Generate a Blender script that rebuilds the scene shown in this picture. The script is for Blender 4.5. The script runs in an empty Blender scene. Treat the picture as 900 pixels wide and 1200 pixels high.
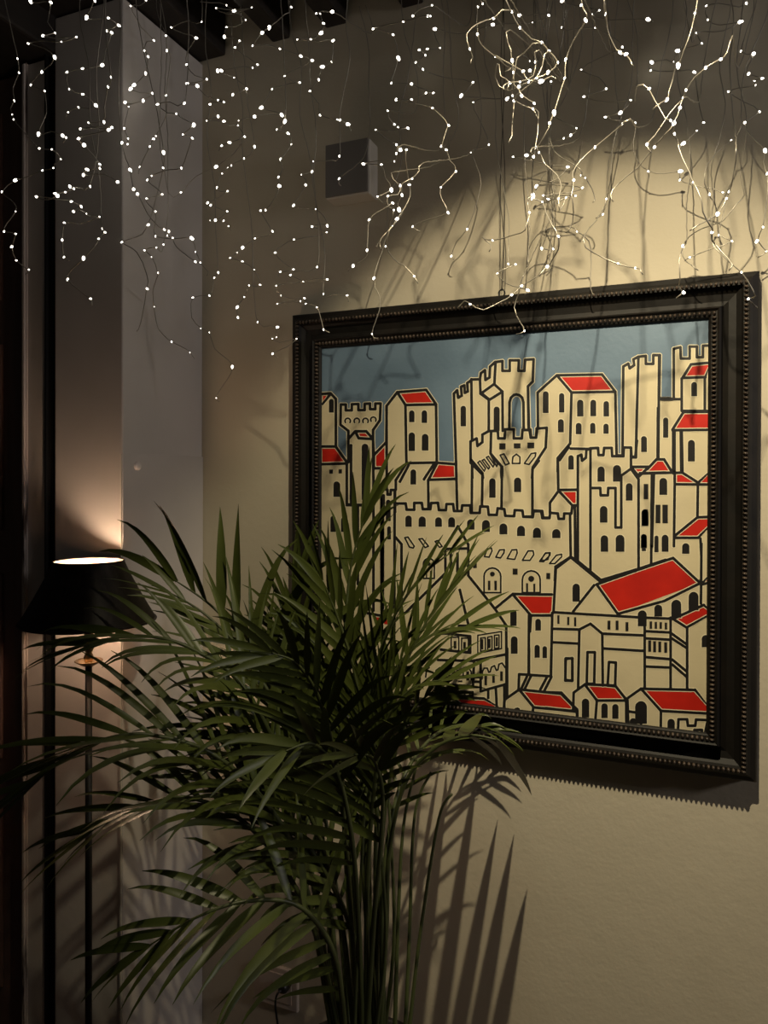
import bpy, bmesh, math, random
from mathutils import Vector, Matrix
from mathutils.geometry import tessellate_polygon

SC = bpy.context.scene
COL = SC.collection
V = Vector

# ------------------------------------------------------------------ camera
F = 867.0
YAW = math.radians(22.7)
PITCH = math.radians(-0.33)
ROLL = 0.0029
CX, CY = 450.0, 569.0
CAMZ = 1.75
fwd = V((-math.sin(YAW) * math.cos(PITCH), math.cos(YAW) * math.cos(PITCH), math.sin(PITCH)))
rgt = V((math.cos(YAW), math.sin(YAW), 0))
upv = rgt.cross(fwd).normalized()
r2 = (rgt * math.cos(ROLL) + upv * math.sin(ROLL)).normalized()
u2 = r2.cross(fwd).normalized()
CAM = V((0, 0, CAMZ))
cd = bpy.data.cameras.new('camera')
cam = bpy.data.objects.new('camera', cd)
COL.objects.link(cam)
cam.matrix_world = Matrix(((r2.x, u2.x, -fwd.x, CAM.x), (r2.y, u2.y, -fwd.y, CAM.y),
                           (r2.z, u2.z, -fwd.z, CAM.z), (0, 0, 0, 1)))
cd.sensor_fit = 'VERTICAL'
cd.sensor_height = 36.0
cd.lens = F / 1200 * 36
cd.shift_y = (CY - 600) / 1200
cd.clip_start = 0.02
SC.camera = cam


def ray(u, v):
    return (fwd + r2 * ((u - CX) / F) - u2 * ((v - CY) / F))


def P(u, v, y):
    """the point at depth y (metres in front of the camera along the wall normal) seen at u, v"""
    d = ray(u, v)
    return CAM + d * (y / d.y)


def proj(p):
    d = V(p) - CAM
    z = d.dot(fwd)
    return CX + F * d.dot(r2) / z, CY - F * d.dot(u2) / z


# ------------------------------------------------------------------ materials
def srgb(r, g, b):
    def c(x):
        x /= 255
        return x / 12.92 if x <= .04045 else ((x + .055) / 1.055) ** 2.4
    return (c(r), c(g), c(b))


def mat(name, col, rough=.5, metal=0., spec=.5, noise=None, bump=None, emit=None, sheen=0, trans=None):
    m = bpy.data.materials.new(name)
    m.use_nodes = True
    nt = m.node_tree
    b = nt.nodes['Principled BSDF']
    b.inputs['Base Color'].default_value = (*col, 1)
    b.inputs['Roughness'].default_value = rough
    b.inputs['Metallic'].default_value = metal
    b.inputs['Specular IOR Level'].default_value = spec
    tc = nt.nodes.new('ShaderNodeTexCoord')
    if noise:
        col2, sc, lo, hi = noise[:4]
        mp = nt.nodes.new('ShaderNodeMapping')
        if len(noise) > 4:
            mp.inputs['Scale'].default_value = noise[4]
        nt.links.new(tc.outputs['Object'], mp.inputs[0])
        n = nt.nodes.new('ShaderNodeTexNoise')
        n.inputs['Scale'].default_value = sc
        n.inputs['Detail'].default_value = 6
        nt.links.new(mp.outputs[0], n.inputs['Vector'])
        mr = nt.nodes.new('ShaderNodeMapRange')
        mr.inputs[1].default_value = lo
        mr.inputs[2].default_value = hi
        nt.links.new(n.outputs[0], mr.inputs[0])
        mx = nt.nodes.new('ShaderNodeMix')
        mx.data_type = 'RGBA'
        mx.inputs[6].default_value = (*col, 1)
        mx.inputs[7].default_value = (*col2, 1)
        nt.links.new(mr.outputs[0], mx.inputs[0])
        nt.links.new(mx.outputs[2], b.inputs['Base Color'])
    if bump:
        prev = None
        for sc, st in bump:
            n = nt.nodes.new('ShaderNodeTexNoise')
            n.inputs['Scale'].default_value = sc
            n.inputs['Detail'].default_value = 5
            nt.links.new(tc.outputs['Object'], n.inputs['Vector'])
            bp = nt.nodes.new('ShaderNodeBump')
            bp.inputs['Strength'].default_value = st
            bp.inputs['Distance'].default_value = .01
            nt.links.new(n.outputs[0], bp.inputs['Height'])
            if prev:
                nt.links.new(prev.outputs[0], bp.inputs['Normal'])
            prev = bp
        nt.links.new(prev.outputs[0], b.inputs['Normal'])
    if emit:
        b.inputs['Emission Color'].default_value = (*emit[0], 1)
        b.inputs['Emission Strength'].default_value = emit[1]
    return m


M = {}
M['wall'] = mat('wall_plaster', (.60, .545, .425), .85, spec=.2, noise=((.50, .44, .33), 1.6, .45, .8, (1, 1, .55)),
                bump=[(26, .10), (90, .06), (5, .15)])
M['pier'] = mat('pier_paint', (.62, .58, .545), .7, spec=.3, noise=((.54, .50, .46), 3, .4, .8), bump=[(40, .05), (6, .08)])
M['panel'] = mat('panel_paint', (.60, .555, .52), .65, spec=.3, noise=((.52, .48, .44), 4, .4, .8), bump=[(30, .06)])
M['chip'] = mat('chipped_paint', (.52, .46, .42), .7, noise=((.05, .035, .03), 22, .56, .62, (1, 1, .12)))
M['darkwood'] = mat('dark_wood', (.022, .016, .012), .7, noise=((.012, .009, .007), 8, .3, .7, (4, .4, 4)))
M['doorwood'] = mat('door_wood', (.20, .12, .10), .55, noise=((.13, .08, .065), 6, .3, .7, (5, 5, .4)))
M['blackmetal'] = mat('black_metal', (.006, .006, .006), .45)
M['steel'] = mat('dull_steel', (.25, .23, .21), .4, 1)
M['floor'] = mat('floor_boards', (.09, .055, .035), .5, noise=((.05, .03, .02), 5, .3, .7, (.5, 6, 1)))
M['ceiling'] = mat('ceiling_boards', (.03, .023, .017), .8)
M['frame'] = mat('frame_wood', (.006, .005, .004), .56, noise=((.0105, .0078, .0055), 14, .45, .75), bump=[(60, .05)], spec=.28)
M['bead'] = mat('worn_bead', (.085, .06, .042), .38, noise=((.03, .02, .014), 60, .4, .6))
M['sky'] = mat('painted_blue', (.135, .205, .285), .5, noise=((.105, .165, .235), 7, .4, .7), bump=[(90, .05)])
M['cream'] = mat('painted_cream', (.62, .54, .355), .5, noise=((.54, .47, .31), 6, .45, .75), bump=[(90, .05)])
M['red'] = mat('painted_red', (.56, .018, .008), .45, noise=((.42, .012, .006), 12, .4, .7))
M['ink'] = mat('painted_black', (.012, .011, .011), .45)
M['halo'] = mat('painted_pale_edge', (.72, .65, .46), .5)
M['leaf'] = mat('palm_leaf', (.074, .092, .018), .4, spec=.42, noise=((.048, .066, .013), 9, .35, .7))
M['stem'] = mat('palm_stem', (.06, .075, .025), .45)
M['pot'] = mat('black_pot', (.012, .010, .010), .4)
M['soil'] = mat('soil', (.02, .014, .01), .95, bump=[(60, .8)])
M['shade'] = mat('shade_fabric', (.008, .006, .0055), .4, spec=.22, noise=((.016, .012, .011), 30, .45, .65, (3, 3, .2)))
M['lining'] = mat('shade_lining', (.42, .34, .27), .6)
M['brass'] = mat('aged_brass', (.35, .25, .14), .3, 1)
M['plug'] = mat('black_plastic', (.012, .012, .012), .4)
M['plate'] = mat('socket_plastic', (.62, .53, .45), .4)
M['cap'] = mat('cap_plastic', (.8, .72, .66), .45)
M['vent'] = mat('grey_vent', (.17, .155, .14), .55)
M['ventrim'] = mat('vent_rim', (.62, .585, .52), .6)
M['wire'] = mat('silver_wire', (.42, .39, .33), .42, .7)
M['bulb'] = mat('lit_bulb', (1, 1, 1), .3, emit=((1., .92, .78), 6.0))
M['lampbulb'] = mat('lamp_bulb', (1, 1, 1), .3, emit=((1., .68, .45), 240.0))


# ------------------------------------------------------------------ object helpers
def obj(name, bm, m, parent=None, smooth=False):
    me = bpy.data.meshes.new(name)
    bm.normal_update()
    bm.to_mesh(me)
    bm.free()
    ms = m if isinstance(m, (list, tuple)) else [m]
    for k in ms:
        me.materials.append(M[k] if isinstance(k, str) else k)
    if smooth:
        for p in me.polygons:
            p.use_smooth = True
    o = bpy.data.objects.new(name, me)
    COL.objects.link(o)
    if parent:
        o.parent = parent
        o.matrix_parent_inverse = Matrix.Translation(-parent.location)
    return o


def tag(o, label, cat, group=None):
    o['label'] = label
    o['category'] = cat
    if group:
        o['group'] = group
    return o


def thing(name, label, cat, loc=(0, 0, 0), group=None):
    o = bpy.data.objects.new(name, None)
    o.empty_display_size = .05
    COL.objects.link(o)
    o.location = loc
    return tag(o, label, cat, group)


def struct(name, bm, m, parent=None, smooth=False):
    o = obj(name, bm, m, parent, smooth)
    if not parent:
        o['kind'] = 'structure'
    return o


def box(bm, x0, x1, y0, y1, z0, z1, bev=0, mi=0):
    r = bmesh.ops.create_cube(bm, size=1)
    vs = r['verts']
    for v in vs:
        v.co = V((x0 + (v.co.x + .5) * (x1 - x0), y0 + (v.co.y + .5) * (y1 - y0), z0 + (v.co.z + .5) * (z1 - z0)))
    fs = {f for v in vs for f in v.link_faces}
    for f in fs:
        f.material_index = mi
    if bev:
        es = list({e for v in vs for e in v.link_edges})
        bmesh.ops.bevel(bm, geom=es, offset=bev, segments=2, affect='EDGES', profile=.5)
    return bm


def lathe(bm, prof, cx, cy, n=40, mi=0, fold=None):
    rings = []
    for r, z in prof:
        ring = []
        for i in range(n):
            a = 2 * math.pi * i / n
            rr = r * (1 + (fold * (1 if i % 2 else -1) if fold else 0))
            ring.append(bm.verts.new((cx + rr * math.cos(a), cy + rr * math.sin(a), z)))
        rings.append(ring)
    for a, b in zip(rings, rings[1:]):
        for i in range(n):
            f = bm.faces.new((a[i], a[(i + 1) % n], b[(i + 1) % n], b[i]))
            f.material_index = mi
            f.smooth = True
    return rings


def catmull(pts, per):
    out = []
    n = len(pts)
    for i in range(n - 1):
        p0 = pts[max(i - 1, 0)]
        p1, p2 = pts[i], pts[i + 1]
        p3 = pts[min(i + 2, n - 1)]
        k = per if isinstance(per, int) else max(2, int((p2 - p1).length / per))
        for j in range(k):
            t = j / k
            out.append(.5 * ((2 * p1) + (p2 - p0) * t + (2 * p0 - 5 * p1 + 4 * p2 - p3) * t * t
                             + (3 * p1 - p0 - 3 * p2 + p3) * t ** 3))
    out.append(pts[-1].copy())
    return out


def tube(bm, pts, rad, n=5, cap=True, mi=0):
    rings = []
    N = None
    for i, p in enumerate(pts):
        t = (pts[min(i + 1, len(pts) - 1)] - pts[max(i - 1, 0)])
        if t.length < 1e-9:
            t = V((0, 0, 1))
        t.normalize()
        if N is None:
            N = t.orthogonal().normalized()
        else:
            N = N - t * N.dot(t)
            N = N.normalized() if N.length > 1e-6 else t.orthogonal().normalized()
        B = t.cross(N)
        r = rad(i / max(1, len(pts) - 1)) if callable(rad) else rad
        rings.append([bm.verts.new(p + (N * math.cos(2 * math.pi * k / n) + B * math.sin(2 * math.pi * k / n)) * r)
                      for k in range(n)])
    for a, b in zip(rings, rings[1:]):
        for k in range(n):
            f = bm.faces.new((a[k], a[(k + 1) % n], b[(k + 1) % n], b[k]))
            f.smooth = True
            f.material_index = mi
    if cap:
        bm.faces.new(list(reversed(rings[0]))).material_index = mi
        bm.faces.new(rings[-1]).material_index = mi


# ------------------------------------------------------------------ the setting
WY = 1.932                      # the painted wall
PX, PY = P(143.5, 560, 1.58).x, 1.58        # outer corner of the pier
PXL = P(64, 560, PY).x
bm = bmesh.new()
box(bm, PX - .02, 3.2, WY, WY + .15, -.02, 3.3)
struct('wall_back', bm, 'wall')
bm = bmesh.new()
box(bm, PXL, PX, PY, WY + .1, 0, 3.06, bev=.004)
struct('wall_pier', bm, 'pier')
# thin lower lining on the side of the pier
zt = P(190, 533, 1.75).z
bm = bmesh.new()
box(bm, PX + .0005, PX + .006, PY - .005, WY - .001, 0, zt, bev=.0015)
struct('trim_1', bm, 'panel')
bm = bmesh.new()
box(bm, PX - .001, PX + .004, PY - .009, PY - .0055, 0, zt - .004)
struct('trim_2', bm, 'ventrim')
# black upright channel, the strip of wall beyond, chipped moulding, dark door
xa = P(54, 560, PY).x
bm = bmesh.new()
box(bm, xa + .006, PXL - .0005, PY + .012, PY + .06, 0, 3.06)
box(bm, xa, xa + .006, PY - .006, PY + .06, 0, 3.06)
struct('trim_3', bm, 'blackmetal')
xb = P(32, 560, PY).x
bm = bmesh.new()
box(bm, xb, xa - .0005, PY, PY + .1, 0, 2.95)
struct('wall_left', bm, 'pier')
xc = P(25, 560, PY - .012).x
bm = bmesh.new()
box(bm, xc, xc + .011, PY - .012, PY + .1, 0, 2.95, bev=.003)
box(bm, xc + .0115, xb - .0005, PY - .006, PY + .1, 0, 2.95, bev=.003)
struct('trim_4', bm, 'chip')
bm = bmesh.new()
box(bm, xc - 1.2, xc - .0005, PY + .03, PY + .08, .01, 2.95)
for i in range(4):
    z0 = .22 + i * .69
    box(bm, xc - 1.05, xc - .12, PY + .022, PY + .0305, z0, z0 + .56, bev=.006)
d1 = struct('door_1', bm, 'doorwood')
bm = bmesh.new()
box(bm, -3.2, PXL, PY - .35, PY + .2, 2.962, 3.2, bev=.01)
struct('ceiling_beam', bm, 'darkwood')
bm = bmesh.new()
box(bm, PX - .28, PX + .09, -.6, WY - .001, 3.065, 3.2, bev=.008)
struct('ceiling_beam', bm, 'darkwood')
for u0, w in ((320, .06), (383, .066), (472, .062), (545, .062), (625, .062), (710, .062), (800, .062), (895, .062)):
    x = P(u0, 30, WY).x
    bm = bmesh.new()
    box(bm, x, x + w, -.6, WY - .001, 3.068, 3.199, bev=.005)
    struct('ceiling_beam', bm, 'darkwood')
bm = bmesh.new()
box(bm, -3.3, 3.3, -3.4, WY + .15, 3.201, 3.25)
struct('ceiling', bm, 'ceiling')
bm = bmesh.new()
box(bm, -3.3, 3.3, -3.4, WY + .15, -.05, 0)
struct('floor', bm, 'floor')

# small round cap on the lining
c = P(160.5, 546, 1.66)
d = ray(160.5, 546)
c = CAM + d * ((PX + .006) / d.x)
bm = bmesh.new()
R = []
for r, h in ((.0125, 0), (.0125, .003), (.0105, .0065), (.006, .008), (.0008, .0085)):
    R.append([bm.verts.new((c.x + .0001 + h, c.y + r * math.cos(a * math.pi / 12), c.z + r * math.sin(a * math.pi / 12))) for a in range(24)])
for a, b in zip(R, R[1:]):
    for i in range(24):
        bm.faces.new((a[i], a[(i + 1) % 24], b[(i + 1) % 24], b[i])).smooth = True
bm.faces.new(R[-1])
tag(obj('wall_mount_cap', bm, 'cap'), 'small round pale plastic cap fixed on the grey side of the pier', 'cap')

# square box high on the wall
bx = thing('wall_vent', 'square grey box high on the wall behind the hanging lights', 'vent', (P(412, 200, WY).x, WY, 2.35))
vy = WY - .06
q = [P(382, 163, vy), P(433, 163, vy), P(433, 229, vy), P(382, 232, vy)]
vx0, vx1, vz0, vz1 = q[0].x, q[1].x, P(408, 230, vy).z, P(408, 166, vy).z
bm = bmesh.new()
box(bm, vx0, vx1, vy, WY + .001, vz0, vz1, bev=.004)
obj('housing', bm, 'ventrim', bx)
bm = bmesh.new()
box(bm, vx0 + .001, vx1 - .004, vy - .006, vy - .0003, vz0 + .004, vz1 - .001, bev=.002)
obj('cover', bm, 'vent', bx)

# ------------------------------------------------------------------ framed picture
FD = .036
fy = WY - FD
tl, tr, br = P(342.5, 370, fy), P(889, 316.5, fy), P(888, 917.5, fy)
FX0, FX1 = tl.x, (tr.x + br.x) / 2
FZ1, FZ0 = (tl.z + tr.z) / 2, br.z
pic = thing('framed_picture', 'large dark-framed painting of a medieval walled town hanging on the plaster wall', 'painting',
            ((FX0 + FX1) / 2, WY, FZ0))
PROF_OUT = [(0, .001), (0, .034), (.003, .038), (.014, .044), (.020, .050), (.0225, .055)]
PROF_MID = [(.0345, .055), (.0375, .049), (.048, .040), (.064, .037), (.076, .042), (.080, .063), (.0845, .069), (.0875, .066)]
PROF_IN = [(.1025, .062), (.1055, .059), (.1075, .055), (.1075, .03)]
TOTAL = .1075


def frame_ring(bm, prof, mi=0):
    rings = []
    for w, h in prof:
        rings.append([bm.verts.new(p) for p in ((FX0 + w, WY - h, FZ0 + w), (FX1 - w, WY - h, FZ0 + w),
                                                (FX1 - w, WY - h, FZ1 - w), (FX0 + w, WY - h, FZ1 - w))])
    for a, b in zip(rings, rings[1:]):
        for i in range(4):
            f = bm.faces.new((a[i], a[(i + 1) % 4], b[(i + 1) % 4], b[i]))
            f.material_index = mi


def beads(w, h, r, step):
    bm = bmesh.new()
    for (ax, az, bx_, bz) in ((FX0 + w, FZ0 + w, FX1 - w, FZ0 + w), (FX1 - w, FZ0 + w, FX1 - w, FZ1 - w),
                              (FX1 - w, FZ1 - w, FX0 + w, FZ1 - w), (FX0 + w, FZ1 - w, FX0 + w, FZ0 + w)):
        L = math.hypot(bx_ - ax, bz - az)
        n = int(L / step)
        for i in range(n):
            t = (i + .0) / n
            x, z = ax + (bx_ - ax) * t, az + (bz - az) * t
            hor = abs(bx_ - ax) > abs(bz - az)
            sx, sz = (.36 * step, r) if hor else (r, .36 * step)
            rings = []
            for th in (0, .5, 1.0, 1.4):
                rings.append([bm.verts.new((x + sx * math.cos(th) * math.cos(a * math.pi / 4), WY - h - r * 1.25 * math.sin(th),
                                            z + sz * math.cos(th) * math.sin(a * math.pi / 4))) for a in range(8)])
            for a, b in zip(rings, rings[1:]):
                for k in range(8):
                    bm.faces.new((a[k], a[(k + 1) % 8], b[(k + 1) % 8], b[k])).smooth = True
            bm.faces.new(rings[-1]).smooth = True
    return bm


bm = bmesh.new()
frame_ring(bm, PROF_OUT + [(.0235, .057), (.0335, .057)] + PROF_MID + [(.0885, .064), (.1015, .061)] + PROF_IN)
fr_ = obj('frame', bm, 'frame', pic)
obj('outer_beading', beads(.0285, .057, .0052, .0105), 'bead', fr_)
obj('inner_beading', beads(.095, .0625, .0056, .0105), 'bead', fr_)
# ring and hanging cord at the top rail
hk = P(588, 341, WY - .03)
bm = bmesh.new()
pts = [V((hk.x + .008 * math.cos(a * math.pi / 10), WY - .03, FZ1 + .007 + .009 * math.sin(a * math.pi / 10))) for a in range(21)]
tube(bm, pts, .0022, 6)
obj('hanging_ring', bm, 'blackmetal', fr_)
bm = bmesh.new()
for k, dx in enumerate((-.004, .006)):
    pts = catmull([V((hk.x + dx * .4, WY - .03, FZ1 + .014)), V((hk.x + dx * 1.2, WY - .028, FZ1 + .3)),
                   V((hk.x - dx, WY - .026, FZ1 + .6)), V((hk.x + dx * 2, WY - .02, 3.19))], 8)
    tube(bm, pts, .0009, 5)
obj('hanging_cord', bm, 'blackmetal', pic)

# --- the canvas: everything below traced in picture pixels and laid on the canvas plane
CH = .054
cy_ = WY - CH
CX0, CX1, CZ0, CZ1 = FX0 + .106, FX1 - .106, FZ0 + .106, FZ1 - .106
LV = {'sky': 0, 'cream': .0002, 'blue': .0004, 'red': .0004, 'halo': .0006, 'ink': .0008}
MATS = ['sky', 'cream', 'red', 'halo', 'ink']
pbm = bmesh.new()
box(pbm, CX0, CX1, cy_, cy_ + .02, CZ0, CZ1)
_lay = [0]


def to_canvas(u, v, lvl):
    p = P(u, v, cy_)
    return V((min(max(p.x, CX0), CX1), cy_ - lvl, min(max(p.z, CZ0), CZ1)))


def cpoly(pts, lvl, m):
    _lay[0] += 1
    lv = LV[lvl] + (_lay[0] % 40) * 2e-6
    vs = [pbm.verts.new(to_canvas(u, v, lv)) for u, v in pts]
    tris = [(0, 1, 2, 3)] if len(vs) == 4 else tessellate_polygon([[V((u, -v, 0)) for u, v in pts]])
    for tr_ in tris:
        try:
            f = pbm.faces.new([vs[k] for k in tr_])
        except ValueError:
            continue
        f.material_index = MATS.index(m)
        f.normal_update()
        if f.normal.y > 0:
            f.normal_flip()


def stroke1(pts, w, lvl, m, closed):
    pts = [V(p) for p in pts]
    if closed:
        pts = pts + [pts[0]]
    for a, b in zip(pts, pts[1:]):
        d = b - a
        if d.length < .2:
            continue
        d.normalize()
        n = V((-d.y, d.x)) * w / 2
        e = d * w * .25
        cpoly([tuple(a + n - e), tuple(b + n + e), tuple(b - n + e), tuple(a - n - e)], lvl, m)
    for p in pts:
        cpoly([(p.x + w / 2 * math.cos(k * math.pi / 4), p.y + w / 2 * math.sin(k * math.pi / 4)) for k in range(8)], lvl, m)


def K(c, pts):
    x0, y0, s = c
    return [(x0 + x / s, y0 + y / s) for x, y in pts]


def S(c, *lines, w=3.3, closed=False):
    for l in lines:
        q = K(c, l)
        stroke1(q, w + 1.9, 'halo', 'halo', closed)
        stroke1(q, w, 'ink', 'ink', closed)


def arch_pts(cx, top, bot, w, n=8):
    r = w / 2
    rt = min(r, (bot - top) * .6)
    return [(cx - r, bot)] + [(cx - r * math.cos(math.pi * k / n), top + rt - rt * math.sin(math.pi * k / n)) for k in range(n + 1)] + [(cx + r, bot)]


def WIN(c, *ws):
    for cx, t, b, w in ws:
        q = K(c, arch_pts(cx, t, b, w))
        e = 1.0 * c[2]
        q2 = K(c, arch_pts(cx, t - e, b + e, w + 2 * e))
        cpoly(q2, 'halo', 'halo')
        cpoly(q, 'ink', 'ink')


def SQ(c, *ws):
    for cx, t, b, w in ws:
        q = K(c, [(cx - w / 2, t), (cx + w / 2, t), (cx + w / 2, b), (cx - w / 2, b)])
        cpoly(q, 'ink', 'ink')


def RED(c, *ps):
    for p in ps:
        cpoly(K(c, p), 'red', 'red')


def DOT(c, *ds):
    for x, y, r in ds:
        cpoly(K(c, [(x + r * math.cos(k * math.pi / 6), y + r * math.sin(k * math.pi / 6)) for k in range(12)]), 'ink', 'ink')


c2, c3, c4 = (360, 440, 5.625), (500, 400, 5.625), (620, 400, 3.2143)
c5, c6, c7, c8 = (440, 540, 4.5), (620, 520, 5.625), (740, 480, 5.625), (640, 640, 3.4615)
cA, cB, cC = (280, 560, 4.5), (440, 640, 4.5), (480, 760, 4.5)
sk = K(c2, [(95, 122), (155, 118), (190, 155), (190, 470), (262, 572), (272, 572), (272, 365), (220, 325), (222, 192), (255, 192),
            (255, 230), (295, 230), (295, 190), (338, 188), (338, 228), (380, 228), (380, 187), (415, 185), (415, 222), (450, 222),
            (450, 185), (485, 185), (480, 295), (435, 360), (435, 430), (440, 525), (522, 440), (525, 200), (595, 110), (785, 95),
            (850, 190), (855, 575)])
sk += K(c3, [(195, 810), (180, 345), (202, 322), (208, 372), (232, 358), (227, 300), (249, 290), (252, 340), (272, 330), (268, 275),
             (300, 252), (352, 250), (358, 210), (385, 190), (388, 255), (415, 238), (418, 168), (450, 138), (500, 130), (500, 195),
             (548, 195), (548, 125), (608, 125), (605, 195), (645, 195), (650, 122), (705, 118), (700, 265), (668, 297), (675, 580),
             (685, 582), (688, 635), (722, 635), (725, 575), (734, 570), (732, 338)])
sk += K(c4, [(105, 128), (275, 125), (325, 190), (330, 430), (352, 430), (355, 95), (374, 84), (379, 102), (396, 90), (393, 68),
             (412, 58), (440, 55), (440, 85), (468, 85), (468, 52), (493, 52), (490, 217), (545, 217), (545, 28), (570, 22),
             (572, 65), (605, 65), (605, 20), (632, 20), (632, 60), (655, 60), (655, 17), (690, 15)])
cpoly(sk + [(840, 880), (370, 880)], 'cream', 'cream')
stroke1(sk, 5.0, 'halo', 'halo', False)
stroke1(sk, 3.3, 'ink', 'ink', False)
# blue seen through the tower arch
_b = K(c3, [(550, 580), (550, 400), (562, 370), (592, 355), (622, 370), (637, 400), (637, 580), (628, 638), (575, 638), (578, 580)])
cpoly(_b, 'blue', 'sky')
# red roofs
RED(c2, [(105, 130), (150, 122), (105, 180)], [(100, 475), (190, 474), (252, 574), (100, 580)], [(318, 372), (390, 370), (425, 415), (340, 412)],
    [(445, 525), (522, 460), (522, 608), (443, 610)], [(600, 115), (782, 100), (845, 187), (645, 192)])
RED(c5, [(322, 14), (425, 10), (428, 94), (286, 98)])
RED(c4, [(108, 130), (272, 128), (322, 188), (160, 191)], [(580, 136), (610, 88), (685, 82), (668, 134)], [(540, 335), (585, 268), (685, 266), (685, 332)])
RED(c6, [(690, 156), (778, 156), (728, 214)], [(203, 310), (318, 308), (318, 404), (285, 404)])
RED(c7, [(105, 403), (165, 333), (214, 333), (258, 402)], [(293, 425), (332, 425), (428, 482), (291, 490)], [(450, 489), (520, 430), (520, 487)],
    [(300, 838), (438, 714), (516, 712), (516, 770), (438, 840)])
RED(c8, [(206, 158), (515, 50), (622, 150), (288, 273)], [(518, 295), (640, 240), (664, 252), (664, 284), (568, 328)],
    [(160, 565), (282, 567), (322, 622), (208, 623)], [(388, 582), (603, 586), (664, 648), (664, 676), (466, 664)], [(638, 148), (664, 128), (664, 150)])
RED((0, 0, 1), [(603, 697), (647, 697), (647, 721), (621.5, 720.5)])
RED(cC, [(584, 222), (795, 242), (875, 325), (652, 306)], [(210, 252), (390, 266), (458, 348), (270, 330)])
RED(cA, [(690, 712), (812, 735), (812, 775), (740, 770)])
# ---- ink
S(c2, [(100, 188), (155, 122)], [(100, 468), (190, 468)], [(100, 585), (262, 580)], [(262, 575), (262, 855), (440, 855)], [(290, 460), (290, 850)],
  [(272, 572), (272, 560)], [(275, 415), (318, 368), (390, 368), (432, 415)], [(318, 368), (340, 414), (432, 419)], [(435, 420), (438, 760)],
  [(440, 612), (522, 612)], [(440, 525), (440, 612)], [(524, 200), (525, 745)], [(595, 112), (648, 195), (850, 191)], [(648, 195), (655, 578)],
  [(655, 578), (855, 574)], [(655, 578), (585, 690), (585, 752)], [(670, 590), (612, 700)], [(835, 585), (770, 685)], [(855, 582), (800, 688), (980, 682)],
  [(798, 690), (800, 880)], [(272, 365), (272, 420)], [(515, 750), (530, 755), (530, 785), (550, 785), (552, 755), (580, 755), (580, 900)], [(505, 790), (505, 920)])
for cx, cyy in ((268, 300), (328, 300), (385, 300), (437, 292)):
    S(c2, [(cx + 18 * math.cos(a), cyy - 18 * math.sin(a)) for a in [-.6 + k * .435 for k in range(11)]], w=1.9)
WIN(c2, (160, 155, 245, 32), (382, 450, 820, 45), (690, 230, 308, 36), (773, 230, 313, 36), (690, 375, 498, 42), (778, 385, 495, 44),
    (700, 620, 718, 38), (195, 698, 800, 42))
SQ(c2, (158, 620, 647, 24), (219, 618, 645, 22))
S(c3, [(295, 250), (300, 650)], [(352, 250), (355, 345), (410, 385), (410, 588)], [(362, 342), (445, 282), (500, 332), (415, 385), (362, 342)],
  [(455, 135), (447, 280)], [(500, 332), (502, 590)], [(545, 578), (547, 402), (556, 372), (575, 354), (592, 350), (612, 355), (630, 372), (638, 402), (640, 580)],
  [(290, 660), (330, 640), (335, 690), (368, 665), (368, 615), (410, 592), (470, 590), (472, 640), (515, 640), (518, 580), (575, 580), (575, 640),
   (628, 640), (632, 585), (678, 585), (686, 635), (722, 635), (728, 575), (792, 570), (785, 700), (700, 830), (695, 900)],
  [(290, 660), (290, 800), (370, 880), (372, 900)], [(425, 595), (422, 740), (495, 825), (495, 900)], [(300, 820), (302, 900)], [(668, 297), (672, 580)])
SQ(c3, (500, 672, 712, 42), (597, 672, 705, 45), (687, 667, 705, 45))
S(c3, [(338, 800), (352, 788), (388, 838), (380, 856)], [(366, 785), (380, 778), (416, 828), (408, 842)], [(394, 765), (408, 758), (446, 812), (438, 828)],
  [(424, 752), (436, 760), (468, 808), (462, 826)], [(485, 750), (510, 742), (545, 805), (520, 815)], [(565, 805), (568, 762), (592, 744), (615, 762), (615, 805)],
  [(645, 805), (690, 740), (720, 735), (716, 760), (675, 812)], w=1.9, closed=True)
WIN(c3, (242, 425, 560, 36), (462, 430, 590, 40))
WIN(c4, (63, 188, 270, 22), (123, 195, 268, 20), (120, 293, 343, 22), (193, 220, 283, 24), (242, 220, 282, 22), (291, 225, 283, 21),
    (187, 307, 350, 22), (240, 307, 347, 20), (290, 310, 348, 20), (432, 357, 415, 20), (514, 288, 360, 18), (622, 153, 207, 22), (610, 372, 452, 22))
S(c4, [(105, 128), (160, 193), (325, 190)], [(160, 193), (155, 385), (108, 440), (108, 490)], [(412, 58), (402, 435), (386, 435), (384, 400), (357, 400)],
  [(490, 52), (487, 440)], [(490, 218), (572, 218)], [(575, 140), (575, 262), (690, 262)], [(578, 138), (610, 87), (690, 80)], [(578, 138), (665, 135), (690, 98)],
  [(662, 138), (662, 258)], [(540, 333), (582, 266), (690, 265)], [(540, 335), (690, 333)], [(548, 340), (548, 490)], [(575, 340), (578, 490)], [(545, 217), (545, 28)])
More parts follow.
